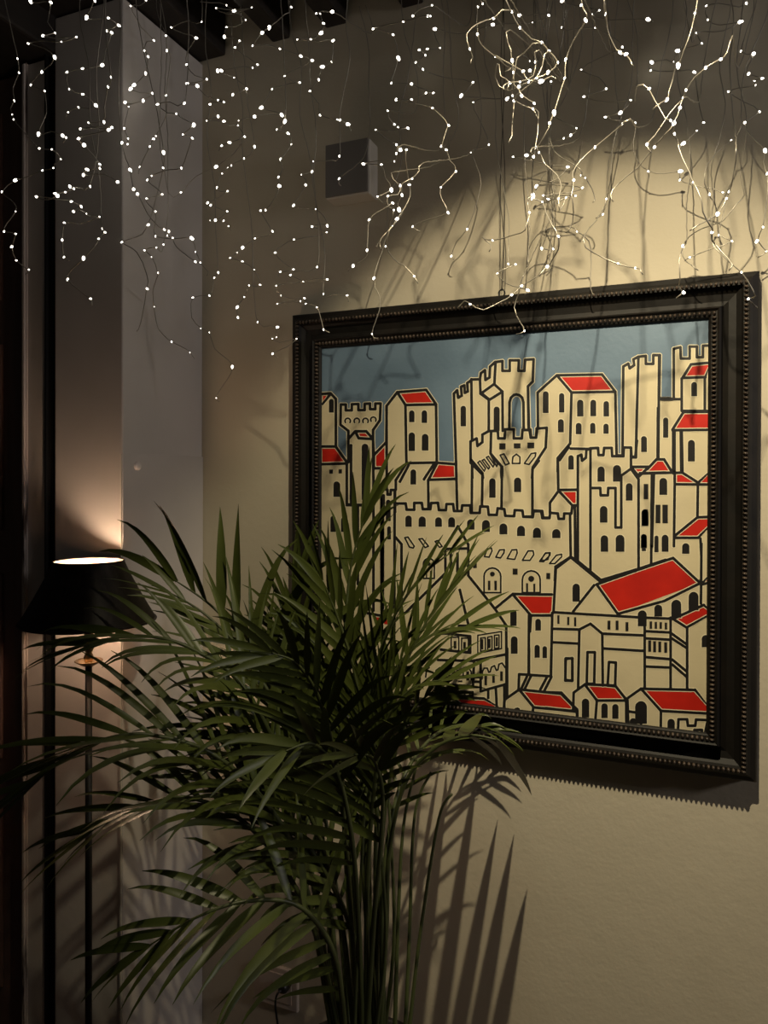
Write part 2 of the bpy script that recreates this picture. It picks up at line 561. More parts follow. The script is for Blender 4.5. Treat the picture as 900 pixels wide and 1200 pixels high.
S(c6, [(270, 0), (190, 95), (193, 300)], [(262, 22), (202, 108)], [(275, 32), (405, 35)],
  [(322, 770), (322, 82), (345, 72), (350, 112), (375, 92), (378, 42), (405, 30), (455, 28), (458, 75), (490, 75), (495, 28), (545, 28), (548, 82),
   (622, 82), (625, 25), (672, 25), (672, 165)], [(712, -20), (700, 88), (672, 88)], [(405, 32), (405, 830)], [(193, 305), (318, 303)],
  [(195, 310), (285, 406), (318, 406)], [(195, 310), (138, 390), (138, 455)], [(285, 406), (280, 460)],
  [(-20, 480), (25, 480), (30, 445), (80, 445), (88, 490), (135, 490), (140, 455), (190, 460), (195, 495), (230, 495), (232, 460), (270, 460), (275, 740)],
  [(302, 412), (305, 760)], [(415, 292), (470, 292), (472, 340), (520, 340), (522, 292), (570, 292), (570, 552), (608, 552), (608, 210), (672, 165), (722, 235), (722, 825)],
  [(680, 152), (790, 152)], [(672, 154), (725, 216), (790, 152)], [(730, 195), (900, 190)], [(810, 195), (805, 790)], [(275, 745), (175, 810), (170, 900)],
  [(275, 745), (320, 772), (470, 895)], [(470, 900), (720, 825), (900, 765)])
WIN(c6, (277, 75, 170, 36), (475, 150, 250, 48), (580, 140, 250, 54), (492, 410, 520, 50), (660, 260, 375, 45), (765, 435, 540, 36), (757, 598, 708, 28),
    (497, 603, 712, 50), (600, 600, 712, 58), (885, 225, 335, 44), (840, 605, 715, 28), (897, 600, 712, 45), (52, 555, 620, 52), (180, 562, 622, 55))
SQ(c6, (770, 265, 365, 28), (850, 402, 522, 30), (897, 402, 522, 30), (127, 852, 892, 26))
S(c6, [(70, 775), (110, 720), (140, 718), (138, 735), (95, 778)], [(135, 790), (180, 735), (215, 728), (215, 745), (170, 790)], w=1.9, closed=True)
S(c7, [(36, 0), (30, 315), (0, 315)], [(175, -10), (172, 328)], [(105, 392), (165, 328), (215, 328), (265, 408), (285, 415)], [(0, 378), (105, 378)],
  [(60, 422), (280, 415)], [(148, 425), (135, 900)], [(275, 138), (275, 420)], [(325, 145), (328, 412)], [(280, 418), (335, 415), (440, 482), (520, 422)],
  [(285, 425), (285, 492), (520, 494)], [(285, 490), (280, 900)], [(438, 485), (435, 705)], [(290, 828), (435, 710), (520, 708)], [(290, 845), (440, 845), (520, 780)], [(455, 850), (460, 960)])
WIN(c7, (83, 175, 280, 38), (226, 52, 185, 34), (395, 200, 342, 46), (210, 450, 562, 52), (87, 658, 763, 40), (82, 825, 908, 28), (165, 832, 905, 26),
    (220, 828, 905, 42), (358, 880, 950, 48))
SQ(c7, (97, 490, 590, 28), (175, 628, 748, 32), (222, 628, 748, 36))
S(c8, [(100, 45), (40, 90), (30, 270)], [(100, 45), (218, 142)], [(195, 158), (110, 265)], [(205, 155), (290, 274)], [(205, 155), (375, 95), (515, 48), (625, 150)],
  [(290, 275), (480, 222), (625, 150)], [(30, 268), (400, 290), (505, 294)], [(30, 335), (130, 338)], [(230, 355), (400, 362)], [(130, 575), (135, 338), (180, 315), (228, 355), (230, 565)],
  [(30, 390), (130, 395)], [(235, 415), (400, 425)], [(400, 290), (400, 578)], [(505, 290), (505, 580)], [(405, 345), (500, 350)], [(405, 374), (500, 379)], [(405, 450), (500, 458)],
  [(400, 488), (500, 492)], [(515, 295), (640, 238), (666, 252)], [(515, 295), (570, 330), (666, 285)], [(572, 330), (572, 580)], [(510, 355), (570, 398)], [(510, 374), (570, 413)],
  [(512, 460), (570, 508)], [(512, 480), (570, 530)], [(630, -10), (628, 232)], [(633, 152), (666, 128)], [(633, 155), (666, 151)], [(25, 270), (20, 520)],
  [(0, 592), (62, 594), (125, 662)], [(0, 657), (122, 671)], [(125, 660), (125, 740)], [(110, 660), (112, 594), (158, 560), (280, 565), (325, 622), (325, 748)],
  [(158, 562), (206, 626), (322, 626)], [(206, 626), (200, 742)], [(330, 617), (385, 578), (605, 583), (666, 642)], [(385, 578), (466, 668), (666, 680)], [(466, 668), (465, 765)],
  [(335, 670), (385, 678), (385, 758)], [(330, 625), (333, 752)], [(535, 768), (537, 702), (572, 702), (575, 728), (605, 728), (608, 703), (650, 705)], [(656, 705), (645, 772)],
  [(600, 772), (602, 745), (632, 745), (632, 772)])
S(c8, [(80, 455), (107, 455), (107, 545), (78, 545)], [(165, 558), (168, 430), (198, 430), (195, 558)], [(250, 565), (255, 470), (283, 472), (280, 568)], closed=True)
WIN(c8, (122, 152, 225, 30), (390, 260, 325, 36), (455, 237, 285, 32), (528, 217, 290, 40), (598, 185, 260, 40), (160, 618, 695, 30), (237, 637, 697, 26), (281, 640, 700, 26),
    (385, 628, 720, 48), (507, 700, 762, 30), (648, 360, 410, 34), (72, 698, 735, 26), (353, 697, 754, 28))
SQ(c8, (50, 280, 315, 9), (90, 287, 320, 9), (118, 288, 325, 9), (255, 302, 338, 12), (288, 302, 340, 12), (328, 308, 345, 12), (425, 305, 335, 10), (445, 307, 335, 10),
   (465, 308, 335, 10), (486, 310, 337, 10), (420, 382, 428, 12), (440, 385, 430, 12), (461, 387, 430, 12), (485, 390, 432, 12))
S(c5, [(100, 225), (160, 225), (165, 258), (205, 258), (205, 222), (245, 222), (250, 255), (290, 255), (295, 222), (330, 222), (335, 260), (372, 260), (375, 228), (410, 228),
       (415, 265), (455, 265), (458, 235), (500, 235), (503, 275), (550, 275), (553, 240), (593, 242), (598, 285), (640, 285), (645, 250), (680, 255), (685, 290), (732, 292),
       (735, 260), (775, 262), (780, 295), (830, 297), (835, 262), (880, 265), (885, 300), (915, 300)],
  [(102, 155), (100, 800)], [(108, 405), (138, 440), (138, 900)], [(36, 190), (35, 900)], [(425, 0), (432, 262)], [(505, -5), (565, 65), (562, 242)], [(510, 20), (508, 272)],
  [(668, 30), (665, 250)], [(862, 0), (828, 45), (828, 295)], [(375, 442), (435, 345), (490, 442)], [(365, 465), (480, 462)], [(368, 465), (370, 592)], [(490, 442), (490, 605)],
  [(370, 592), (140, 820)], [(490, 605), (630, 780), (690, 868)], [(445, 680), (490, 862)], [(440, 870), (692, 870)], [(630, 780), (725, 702), (930, 705)], [(725, 705), (820, 815), (930, 815)], [(820, 815), (815, 900)])
WIN(c5, (200, 45, 125, 30), (68, 205, 318, 26), (72, 345, 415, 20), (617, 92, 195, 34), (750, 88, 165, 38), (175, 288, 348, 34), (247, 293, 348, 38), (333, 297, 348, 36),
    (402, 297, 350, 36), (503, 308, 363, 40), (583, 312, 375, 42), (675, 330, 388, 42), (768, 342, 397, 42), (852, 352, 403, 40), (398, 482, 590, 16), (433, 482, 590, 16),
    (728, 785, 870, 34), (858, 833, 895, 30))
S(c5, [(155, 405), (172, 402), (205, 450), (200, 460), (180, 455)], [(230, 412), (248, 410), (280, 450), (262, 458)], [(315, 425), (330, 420), (352, 452), (338, 456)],
  [(575, 505), (590, 465), (612, 460), (615, 475), (600, 508)], [(635, 508), (655, 470), (680, 468), (678, 485), (660, 512)], [(695, 515), (720, 470), (745, 468), (748, 485), (735, 520)],
  [(775, 525), (805, 475), (832, 475), (835, 495), (815, 525)], [(868, 530), (895, 488), (920, 485), (910, 520)], w=1.9, closed=True)
for (cx, t, b, w, dy, dr, sl) in ((282, 515, 620, 58, 543, 10, ((270, 580, 615, 7), (292, 580, 615, 7))), (617, 565, 695, 88, 597, 13, ((600, 632, 682, 13), (634, 632, 682, 13))),
                                  (822, 580, 695, 94, 622, 16, ((800, 645, 695, 11), (838, 648, 695, 11)))):
    S(c5, arch_pts(cx, t, b, w), w=2.1, closed=True)
    DOT(c5, (cx, dy, dr))
    SQ(c5, *sl)
SQ(c5, (737, 568, 600, 26), (525, 540, 565, 20))
S(cB, [(690, 420), (692, 760), (680, 820)], [(810, 365), (808, 668)], [(330, 600), (510, 605), (690, 570)], [(365, 460), (500, 475), (500, 562), (345, 545)], [(520, 610), (515, 735)],
  [(555, 610), (555, 765), (690, 727)], [(270, 720), (515, 740)], [(325, 760), (512, 770), (512, 790), (350, 790)], [(335, 760), (330, 800)], [(515, 690), (555, 690)], [(515, 715), (555, 715)],
  [(595, 755), (595, 800)], [(635, 745), (640, 868)], [(680, 740), (680, 870)], [(395, 797), (445, 880), (640, 886)], [(395, 797), (345, 832)], [(400, 795), (570, 803), (652, 887)], [(445, 880), (450, 910)])
S(cB, [(540, 470), (665, 450), (665, 540), (540, 565)], [(555, 485), (580, 482), (580, 550), (555, 555)], [(592, 480), (615, 475), (615, 545), (592, 548)], [(628, 470), (652, 468), (652, 535), (628, 540)],
  [(400, 480), (440, 480), (440, 555), (400, 550)], [(455, 485), (490, 485), (490, 555), (455, 555)], w=1.8, closed=True)
S(cB, [(563, 700), (565, 660), (574, 643), (590, 643), (598, 665), (606, 662), (612, 638), (628, 630), (638, 655), (646, 652), (652, 622), (668, 616), (684, 640), (688, 640)],
  [(365, 690), (388, 690), (390, 655), (400, 641), (420, 641), (432, 655), (434, 695), (462, 695), (464, 660), (474, 645), (494, 645), (505, 662), (506, 705)],
  [(265, 690), (270, 650), (285, 640)], [(300, 690), (318, 690), (320, 655), (340, 640), (358, 655), (360, 690)], w=2.0)
SQ(cB, (563, 490, 545, 12), (602, 488, 538, 12), (640, 480, 528, 12), (470, 505, 540, 14), (420, 500, 540, 14), (582, 683, 733, 14), (623, 675, 720, 14), (665, 660, 710, 14),
   (412, 655, 700, 16), (487, 660, 708, 16), (367, 705, 713, 24), (447, 708, 716, 24), (368, 765, 790, 10), (405, 768, 790, 10), (440, 770, 788, 10), (470, 772, 788, 10), (498, 772, 788, 10))
WIN(cB, (732, 475, 567, 36), (853, 520, 588, 28), (893, 527, 590, 24), (370, 862, 900, 26))
S(cC, [(500, 270), (580, 215), (800, 238), (885, 325), (885, 420)], [(580, 218), (655, 310), (880, 330)], [(652, 310), (650, 400)], [(500, 270), (498, 350)], [(575, 215), (578, 135), (748, 146)],
  [(620, 145), (590, 210)], [(640, 145), (608, 212)], [(725, 150), (690, 215)], [(748, 150), (712, 220)], [(630, 0), (630, 138)], [(748, 0), (745, 142)], [(270, 325), (270, 370)], [(460, 340), (495, 340)], [(515, 0), (515, 250)])
S(cC, [(822, 55), (858, 50), (858, 170), (822, 165)], closed=True)
WIN(cC, (567, 310, 375, 36), (718, 360, 410, 42), (813, 367, 410, 36))
S(cA, [(570, 140), (705, 145)], [(628, 150), (628, 560)], [(710, 0), (710, 700)], [(680, 714), (815, 738)], [(755, 90), (757, 700)])
WIN(cA, (517, 20, 100, 36), (497, 200, 285, 28), (557, 205, 285, 36), (550, 415, 480, 30))
obj('canvas', pbm, MATS, pic)

# ------------------------------------------------------------------ floor lamp
LY = 1.455
lc = P(104, 700, LY)
LX = lc.x
z_top, z_bot = P(104, 657.5, LY).z, P(104, 727, LY).z
rt = (P(135, 657, LY) - P(73.5, 657, LY)).length / 2 * .98
rb = (P(163.5, 724, LY) - P(45, 724, LY)).length / 2 * .97
lamp = thing('floor_lamp', 'slim black floor lamp with a flared black shade, lit, beside the pier', 'lamp', (LX, LY, 0))
bm = bmesh.new()
lathe(bm, [(.001, .0), (.13, .0), (.132, .008), (.125, .018), (.05, .028), (.02, .05), (.012, .06), (.001, .06)], LX, LY)
obj('base', bm, 'blackmetal', lamp)
zd = P(104, 776, LY).z
bm = bmesh.new()
lathe(bm, [(.001, .05), (.0085, .05), (.0085, zd - .01), (.001, zd - .01)], LX, LY, 16)
obj('pole', bm, 'blackmetal', lamp)
bm = bmesh.new()
lathe(bm, [(.001, zd - .012), (.012, zd - .01), (.026, zd - .002), (.035, zd + .004), (.034, zd + .0055), (.024, zd + .001), (.010, zd - .002), (.001, zd - .002)], LX, LY, 32)
obj('drip_dish', bm, 'brass', lamp)
bm = bmesh.new()
lathe(bm, [(.001, zd - .002), (.009, zd - .002), (.013, zd + .012), (.008, zd + .025), (.014, zd + .038), (.009, zd + .05), (.011, zd + .06), (.012, z_bot + .05), (.001, z_bot + .05)], LX, LY, 20)
obj('socket', bm, 'brass', lamp)
bm = bmesh.new()
n = 180
pr = []
for k in range(13):
    t = k / 12
    r = rt + (rb - rt) * (t ** 1.12)
    pr.append((r, z_top + (z_bot - z_top) * t))
lathe(bm, pr, LX, LY, n, 0, .006)
lathe(bm, [(r - .003, z) for r, z in pr], LX, LY, n, 1)
shd = obj('shade', bm, ['shade', 'lining'], lamp)
for nm, rr, zz, w in (('top_trim', rt, z_top, .0022), ('bottom_trim', rb, z_bot, .0035)):
    bm = bmesh.new()
    tube(bm, [V((LX + rr * math.cos(a * math.pi / 30), LY + rr * math.sin(a * math.pi / 30), zz)) for a in range(61)], w, 8, False)
    obj(nm, bm, 'shade', shd)
bm = bmesh.new()
for a in (0, 2.094, 4.189):
    tube(bm, [V((LX + .012 * math.cos(a), LY + .012 * math.sin(a), z_bot + .045)), V((LX + (rb - .012) * math.cos(a), LY + (rb - .012) * math.sin(a), z_bot + .004))], .0015, 6)
obj('shade_carrier', bm, 'brass', shd)
bm = bmesh.new()
zb = z_bot + .05
lathe(bm, [(.001, zb), (.010, zb + .004), (.017, zb + .022), (.018, zb + .035), (.012, zb + .05), (.001, zb + .056)], LX - .008, LY, 20)
obj('bulb', bm, 'lampbulb', lamp)

# ------------------------------------------------------------------ wall socket with plug
sx0, sx1 = P(300, 1150, WY).x, P(351, 1150, WY).x
sz1, sz0 = P(328, 1131, WY).z, P(328, 1178, WY).z
so = thing('wall_socket', 'pale wall socket low behind the palm stems', 'socket', ((sx0 + sx1) / 2, WY, sz0))
bm = bmesh.new()
box(bm, sx0, sx1, WY - .012, WY + .001, sz0, sz1, bev=.004)
obj('plate', bm, 'plate', so)
bm = bmesh.new()
box(bm, sx0 + .02, sx1 - .02, WY - .0145, WY - .0121, sz0 + .02, sz1 - .016, bev=.001)
obj('inset', bm, 'plate', so)
pc = P(334, 1155, WY - .03)
bm = bmesh.new()
R = []
for r, h in ((.0145, .0146), (.0165, .03), (.0155, .045), (.010, .053), (.001, .054)):
    R.append([bm.verts.new((pc.x + r * math.cos(a * math.pi / 10), WY - h, pc.z + r * math.sin(a * math.pi / 10))) for a in range(20)])
for a, b in zip(R, R[1:]):
    for i in range(20):
        bm.faces.new((a[i], a[(i + 1) % 20], b[(i + 1) % 20], b[i])).smooth = True
plug = thing('power_plug', 'black power plug with its cord in the wall socket', 'plug', (pc.x, WY, pc.z))
obj('plug_body', bm, 'plug', plug)
bm = bmesh.new()
pts = catmull([V((pc.x, WY - .05, pc.z)), V((pc.x - .012, WY - .065, pc.z - .03)), V((pc.x - .03, WY - .03, .03)), V((pc.x - .2, WY - .05, .006)), V((pc.x - .45, WY - .25, .006))], 8)
tube(bm, pts, .0035, 6)
obj('cord', bm, 'plug', plug)

# ------------------------------------------------------------------ palm
rnd = random.Random(11)
POT = P(425, 1200, 1.5)
PXc, PYc = POT.x, 1.49
palm = thing('potted_palm', 'large areca palm with arching dark green fronds in a black pot before the wall', 'plant', (PXc, PYc, 0))
bm = bmesh.new()
lathe(bm, [(.001, .001), (.105, .001), (.118, .02), (.158, .40), (.172, .422), (.176, .436), (.170, .447), (.160, .444), (.154, .425), (.150, .4)], PXc, PYc, 48)
obj('pot', bm, 'pot', palm)
bm = bmesh.new()
lathe(bm, [(.151, .412), (.1, .417), (.05, .422), (.001, .422)], PXc, PYc, 32)
obj('soil', bm, 'soil', palm)


def clear(p):
    """keep foliage in front of wall, frame, pier and socket"""
    lim = WY - .075 if p.x > PX + .02 else PY - .03
    if p.y > lim:
        p.y = lim
    return p


def leaflet(bm, p, d, nrm, L, w, droop, seg=8, twist=0.):
    d = d.normalized()
    ds = L * 1.07 / seg
    w *= .86
    rows = []
    for k in range(seg + 1):
        t = k / seg
        ww = w * (min(1, t / .22) ** .6 * .65 + .35) * (1 - max(0, (t - .35) / .65) ** 1.7) + .0004
        nn = nrm - d * nrm.dot(d)
        nn = nn.normalized() if nn.length > 1e-4 else d.orthogonal().normalized()
        side = nn.cross(d).normalized()
        if twist:
            q = Matrix.Rotation(twist * t, 3, d)
            side = q @ side
            nn = q @ nn
        p = clear(p.copy())
        rows.append((bm.verts.new(p + side * ww), bm.verts.new(p - nn * ww * .28), bm.verts.new(p - side * ww)))
        d = (d + V((0, 0, -1)) * droop * ds * (.15 + 3.2 * t ** 3 + .6 * t)).normalized()
        p = p + d * ds
    for a, b in zip(rows, rows[1:]):
        bm.faces.new((a[0], a[1], b[1], b[0])).smooth = True
        bm.faces.new((a[1], a[2], b[2], b[1])).smooth = True


def frond(path, L, n, N, s0=.45, droop=1.5, a0=62, a1=18, w=.012, sides=(1, 1), seed=0, lift=.18, endL=.55):
    rr = random.Random(seed)
    pts = catmull([P(*q) for q in path], 10)
    # anchor in the pot
    base = pts[0].copy()
    a = rr.random() * 6.28
    k0 = V((PXc + .09 * math.cos(a), PYc + .08 * math.sin(a), .415))
    base = V((PXc + (base.x - PXc) * .7, PYc + (base.y - PYc) * .7, .415))
    pts = [base] + pts
    pts = catmull(pts[::3] + ([pts[-1]] if (len(pts) - 1) % 3 else []), 4)
    cum = [0]
    for p, q in zip(pts, pts[1:]):
        cum.append(cum[-1] + (q - p).length)
    T = cum[-1]
    bm = bmesh.new()
    sbm = bmesh.new()
    tube(sbm, pts, lambda t: .0055 * (1 - t) ** .7 + .0011, 6)

    def at(s):
        x = s * T
        for i in range(len(cum) - 1):
            if cum[i + 1] >= x:
                f = (x - cum[i]) / max(1e-9, cum[i + 1] - cum[i])
                return pts[i].lerp(pts[i + 1], f), (pts[i + 1] - pts[i]).normalized()
        return pts[-1].copy(), (pts[-1] - pts[-2]).normalized()
    N = V(N).normalized()
    for i in range(n):
        t = i / (n - 1)
        s = s0 + (1 - s0) * t
        prof = (.55 + .45 * min(1, t / .3)) * (1 - (1 - endL) * max(0, (t - .3) / .7))
        for sd in (1, -1):
            if rr.random() > (sides[0] if sd > 0 else sides[1]):
                continue
            p, tg = at(min(1, s + rr.uniform(-.008, .008)))
            nn = (N - tg * N.dot(tg)).normalized()
            B = tg.cross(nn)
            ang = math.radians(a0 + (a1 - a0) * t + rr.uniform(-7, 7))
            d = tg * math.cos(ang) + B * sd * math.sin(ang) + nn * (lift + rr.uniform(-.1, .1))
            ln = L * prof * rr.uniform(.85, 1.1)
            if d.x > .25 and p.z < 1.17 and p.x > -.86 and L > .18:      # the lower stems are bare on this side
                continue
            leaflet(bm, p, d, (nn + B * sd * -.3 + V((rr.uniform(-.2, .2), rr.uniform(-.2, .2), 0))).normalized(), ln, w * rr.uniform(.8, 1.15) * (1 - .25 * t),
                    droop * rr.uniform(.6, 1.4), twist=rr.uniform(-.5, .5))
    p, tg = at(1)
    leaflet(bm, p, tg, N, L * endL, w * .7, droop)
    fo = obj('frond', bm, 'leaf', palm)
    obj('stalk', sbm, 'stem', fo)
    return fo


CAMN = (.28, -.93, .12)
UPN = (.15, -.45, .9)
FR = [
    dict(path=[(402, 1215, 1.5), (378, 1000, 1.47), (338, 850, 1.44), (296, 765, 1.42), (250, 712, 1.4), (205, 680, 1.38)], L=.35, n=13, N=CAMN, s0=.55, droop=3.2, a0=88, a1=26, w=.0165, sides=(1, 0), lift=.02),
    dict(path=[(400, 1215, 1.5), (376, 1005, 1.47), (334, 855, 1.43), (290, 772, 1.4), (243, 722, 1.37), (200, 695, 1.35)], L=.27, n=15, N=(.1, -.5, .8), s0=.5, droop=1.3, a0=42, a1=16, w=.0095, sides=(.5, 1)),
    dict(path=[(395, 1215, 1.47), (352, 960, 1.4), (292, 815, 1.3), (228, 762, 1.22), (165, 745, 1.17), (105, 755, 1.13)], L=.25, n=20, N=UPN, s0=.5, droop=3.4, w=.0088, a0=48),
    dict(path=[(390, 1215, 1.45), (350, 1010, 1.35), (272, 900, 1.22), (182, 862, 1.12), (105, 872, 1.05), (40, 915, 1.0)], L=.31, n=19, N=UPN, s0=.45, droop=2.4, w=.0095, a0=40),
    dict(path=[(398, 1215, 1.45), (365, 1080, 1.38), (302, 978, 1.28), (228, 936, 1.2), (165, 944, 1.15), (110, 972, 1.1)], L=.27, n=15, N=UPN, s0=.42, droop=2.8, w=.0095, a0=48),
    dict(path=[(405, 1215, 1.4), (392, 1120, 1.33), (352, 1063, 1.25), (290, 1056, 1.18), (230, 1075, 1.12), (175, 1108, 1.08)], L=.27, n=13, N=(.2, -.6, .75), s0=.36, droop=3.2, w=.0125, a0=70),
    dict(path=[(420, 1215, 1.52), (405, 1000, 1.52), (400, 850, 1.5), (404, 740, 1.5), (412, 660, 1.5), (430, 600, 1.5)], L=.28, n=16, N=CAMN, s0=.5, droop=3.2, a0=36, a1=10, w=.0105),
    dict(path=[(400, 1215, 1.55), (380, 1000, 1.56), (360, 850, 1.56), (348, 760, 1.56), (342, 710, 1.56), (350, 675, 1.56)], L=.25, n=13, N=CAMN, s0=.5, droop=3.0, a0=38, a1=10, w=.0105),
    dict(path=[(440, 1215, 1.52), (425, 1000, 1.5), (428, 850, 1.48), (452, 745, 1.45), (490, 680, 1.44), (525, 650, 1.43)], L=.2, n=15, N=(-.2, -.7, .7), s0=.5, droop=1.6, a0=30, a1=8, w=.0075),
    dict(path=[(445, 1215, 1.58), (440, 1000, 1.6), (452, 860, 1.62), (475, 780, 1.63), (505, 720, 1.64), (538, 680, 1.65)], L=.22, n=18, N=(.25, -.3, .95), s0=.5, droop=1.2, a0=50, a1=10, w=.0090, seed=5),
    dict(path=[(440, 1215, 1.5), (432, 1000, 1.5), (440, 860, 1.47), (468, 780, 1.44), (510, 742, 1.42), (545, 735, 1.40)], L=.21, n=16, N=(-.1, -.6, .8), s0=.5, droop=1.8, a0=34, w=.0075),
    dict(path=[(450, 1215, 1.5), (448, 1050, 1.5), (466, 930, 1.56), (502, 868, 1.69), (542, 849, 1.80), (576, 857, 1.84)], L=.165, n=11, N=UPN, s0=.6, droop=4.5, w=.0060, a0=52),
    dict(path=[(420, 1215, 1.45), (410, 1050, 1.4), (398, 920, 1.33), (378, 830, 1.26), (350, 780, 1.2), (318, 765, 1.15)], L=.27, n=14, N=CAMN, s0=.6, droop=2.4, w=.0105, a0=50),
    dict(path=[(430, 1215, 1.45), (430, 1050, 1.4), (438, 930, 1.35), (452, 850, 1.32), (482, 808, 1.3), (525, 796, 1.28)], L=.18, n=14, N=UPN, s0=.64, droop=2.4, w=.0078, a0=40),
    dict(path=[(410, 1215, 1.6), (395, 1050, 1.62), (375, 930, 1.64), (350, 850, 1.66), (318, 790, 1.68), (290, 750, 1.7)], L=.26, n=15, N=CAMN, s0=.5, droop=1.4, w=.0100, a0=48),
    dict(path=[(425, 1215, 1.45), (420, 1080, 1.38), (412, 980, 1.3), (395, 905, 1.24), (368, 872, 1.18), (335, 880, 1.12)], L=.27, n=12, N=CAMN, s0=.6, droop=3, w=.0115),
    dict(path=[(430, 1215, 1.5), (430, 1000, 1.5), (428, 900, 1.48), (418, 800, 1.47), (398, 730, 1.46), (378, 680, 1.45)], L=.25, n=16, N=CAMN, s0=.5, droop=2.6, a0=44, w=.0105),
    dict(path=[(430, 1215, 1.45), (438, 1080, 1.4), (446, 990, 1.36), (448, 925, 1.32), (436, 888, 1.27), (415, 884, 1.22)], L=.24, n=10, N=CAMN, s0=.66, droop=2.8, w=.011, sides=(1, .5)),
    dict(path=[(420, 1215, 1.55), (415, 1050, 1.55), (405, 940, 1.55), (392, 860, 1.55), (374, 800, 1.54), (350, 755, 1.54)], L=.27, n=15, N=CAMN, s0=.58, droop=2.2, a0=48, w=.0115),
    dict(path=[(440, 1215, 1.52), (443, 1060, 1.5), (450, 960, 1.48), (464, 880, 1.46), (484, 832, 1.45), (510, 808, 1.44)], L=.20, n=14, N=CAMN, s0=.62, droop=2.4, a0=48, w=.0095),
    dict(path=[(435, 1215, 1.48), (415, 1100, 1.43), (380, 1020, 1.38), (335, 960, 1.34), (290, 928, 1.3), (245, 912, 1.27)], L=.26, n=14, N=UPN, s0=.45, droop=2.6, w=.0092, a0=45),
    dict(path=[(415, 1215, 1.46), (402, 1090, 1.42), (380, 1000, 1.38), (350, 930, 1.34), (310, 880, 1.3), (262, 850, 1.27)], L=.28, n=14, N=CAMN, s0=.45, droop=2.0, w=.0092, a0=40),
]


def wall_shadow(u, v, f):
    """the point a fraction f of the way from the picture light to the wall point seen at u, v"""
    return SPOT + (P(u, v, WY) - SPOT) * f


SPOT = V((-.10, .83, 2.94))
for i, f in enumerate(FR):
    f.setdefault('seed', 100 + i)
    frond(**f)
# the broad low frond whose leaflets reach back towards the wall
bm = bmesh.new()
path = catmull([V((PXc + .03, PYc + .02, .415))] + [P(*q) for q in ((452, 1100, 1.46), (456, 1000, 1.44), (474, 920, 1.43), (508, 878, 1.42), (548, 862, 1.42), (586, 868, 1.42))], 10)
sbm = bmesh.new()
tube(sbm, path, lambda t: .0055 * (1 - t) ** .7 + .0012, 6)
for k, (tu, tv, f, s_, w_) in enumerate(((524, 925, .92, .74, .012), (558, 925, .90, .80, .0135), (579, 1000, .88, .86, .0135), (598, 1020, .86, .93, .0145), (613, 1085, .83, .99, .0145),
                                         (505, 960, .9, .68, .009))):
    a = path[min(len(path) - 1, int(s_ * (len(path) - 1)))]
    b = wall_shadow(tu, tv, f)
    d = (b - a) + V((0, 0, .05))
    leaflet(bm, a, d, V((.15, -.5, .85)), (b - a).length * .98, w_ * 1.22, .25)
fo = obj('frond', bm, 'leaf', palm)
obj('stalk', sbm, 'stem', fo)
for a, b in [((q[0], q[1:])) for q in (
        [(462, 1215, 1.5), (466, 1090, 1.52), (473, 967, 1.55), (490, 890, 1.57)], [(474, 1215, 1.55), (480, 1090, 1.6), (486, 955, 1.63), (505, 905, 1.65)],
        [(478, 1215, 1.6), (493, 1090, 1.64), (514, 960, 1.68), (530, 930, 1.70)], [(395, 1215, 1.55), (385, 1090, 1.56), (392, 930, 1.56)],
        [(440, 1215, 1.45), (452, 1090, 1.43), (440, 930, 1.42)], [(415, 1215, 1.42), (420, 1090, 1.4), (428, 930, 1.4)], [(450, 1215, 1.52), (462, 1090, 1.5), (455, 930, 1.5)])]:
    pts = [P(*a)] + [P(*q) for q in b]
    base = V((PXc + (pts[0].x - PXc) * .8, PYc + (pts[0].y - PYc) * .8, .413))
    bm = bmesh.new()
    tube(bm, catmull([base] + pts, 8), lambda t: .0065 - .0035 * t, 6)
    obj('cane', bm, 'stem', palm)

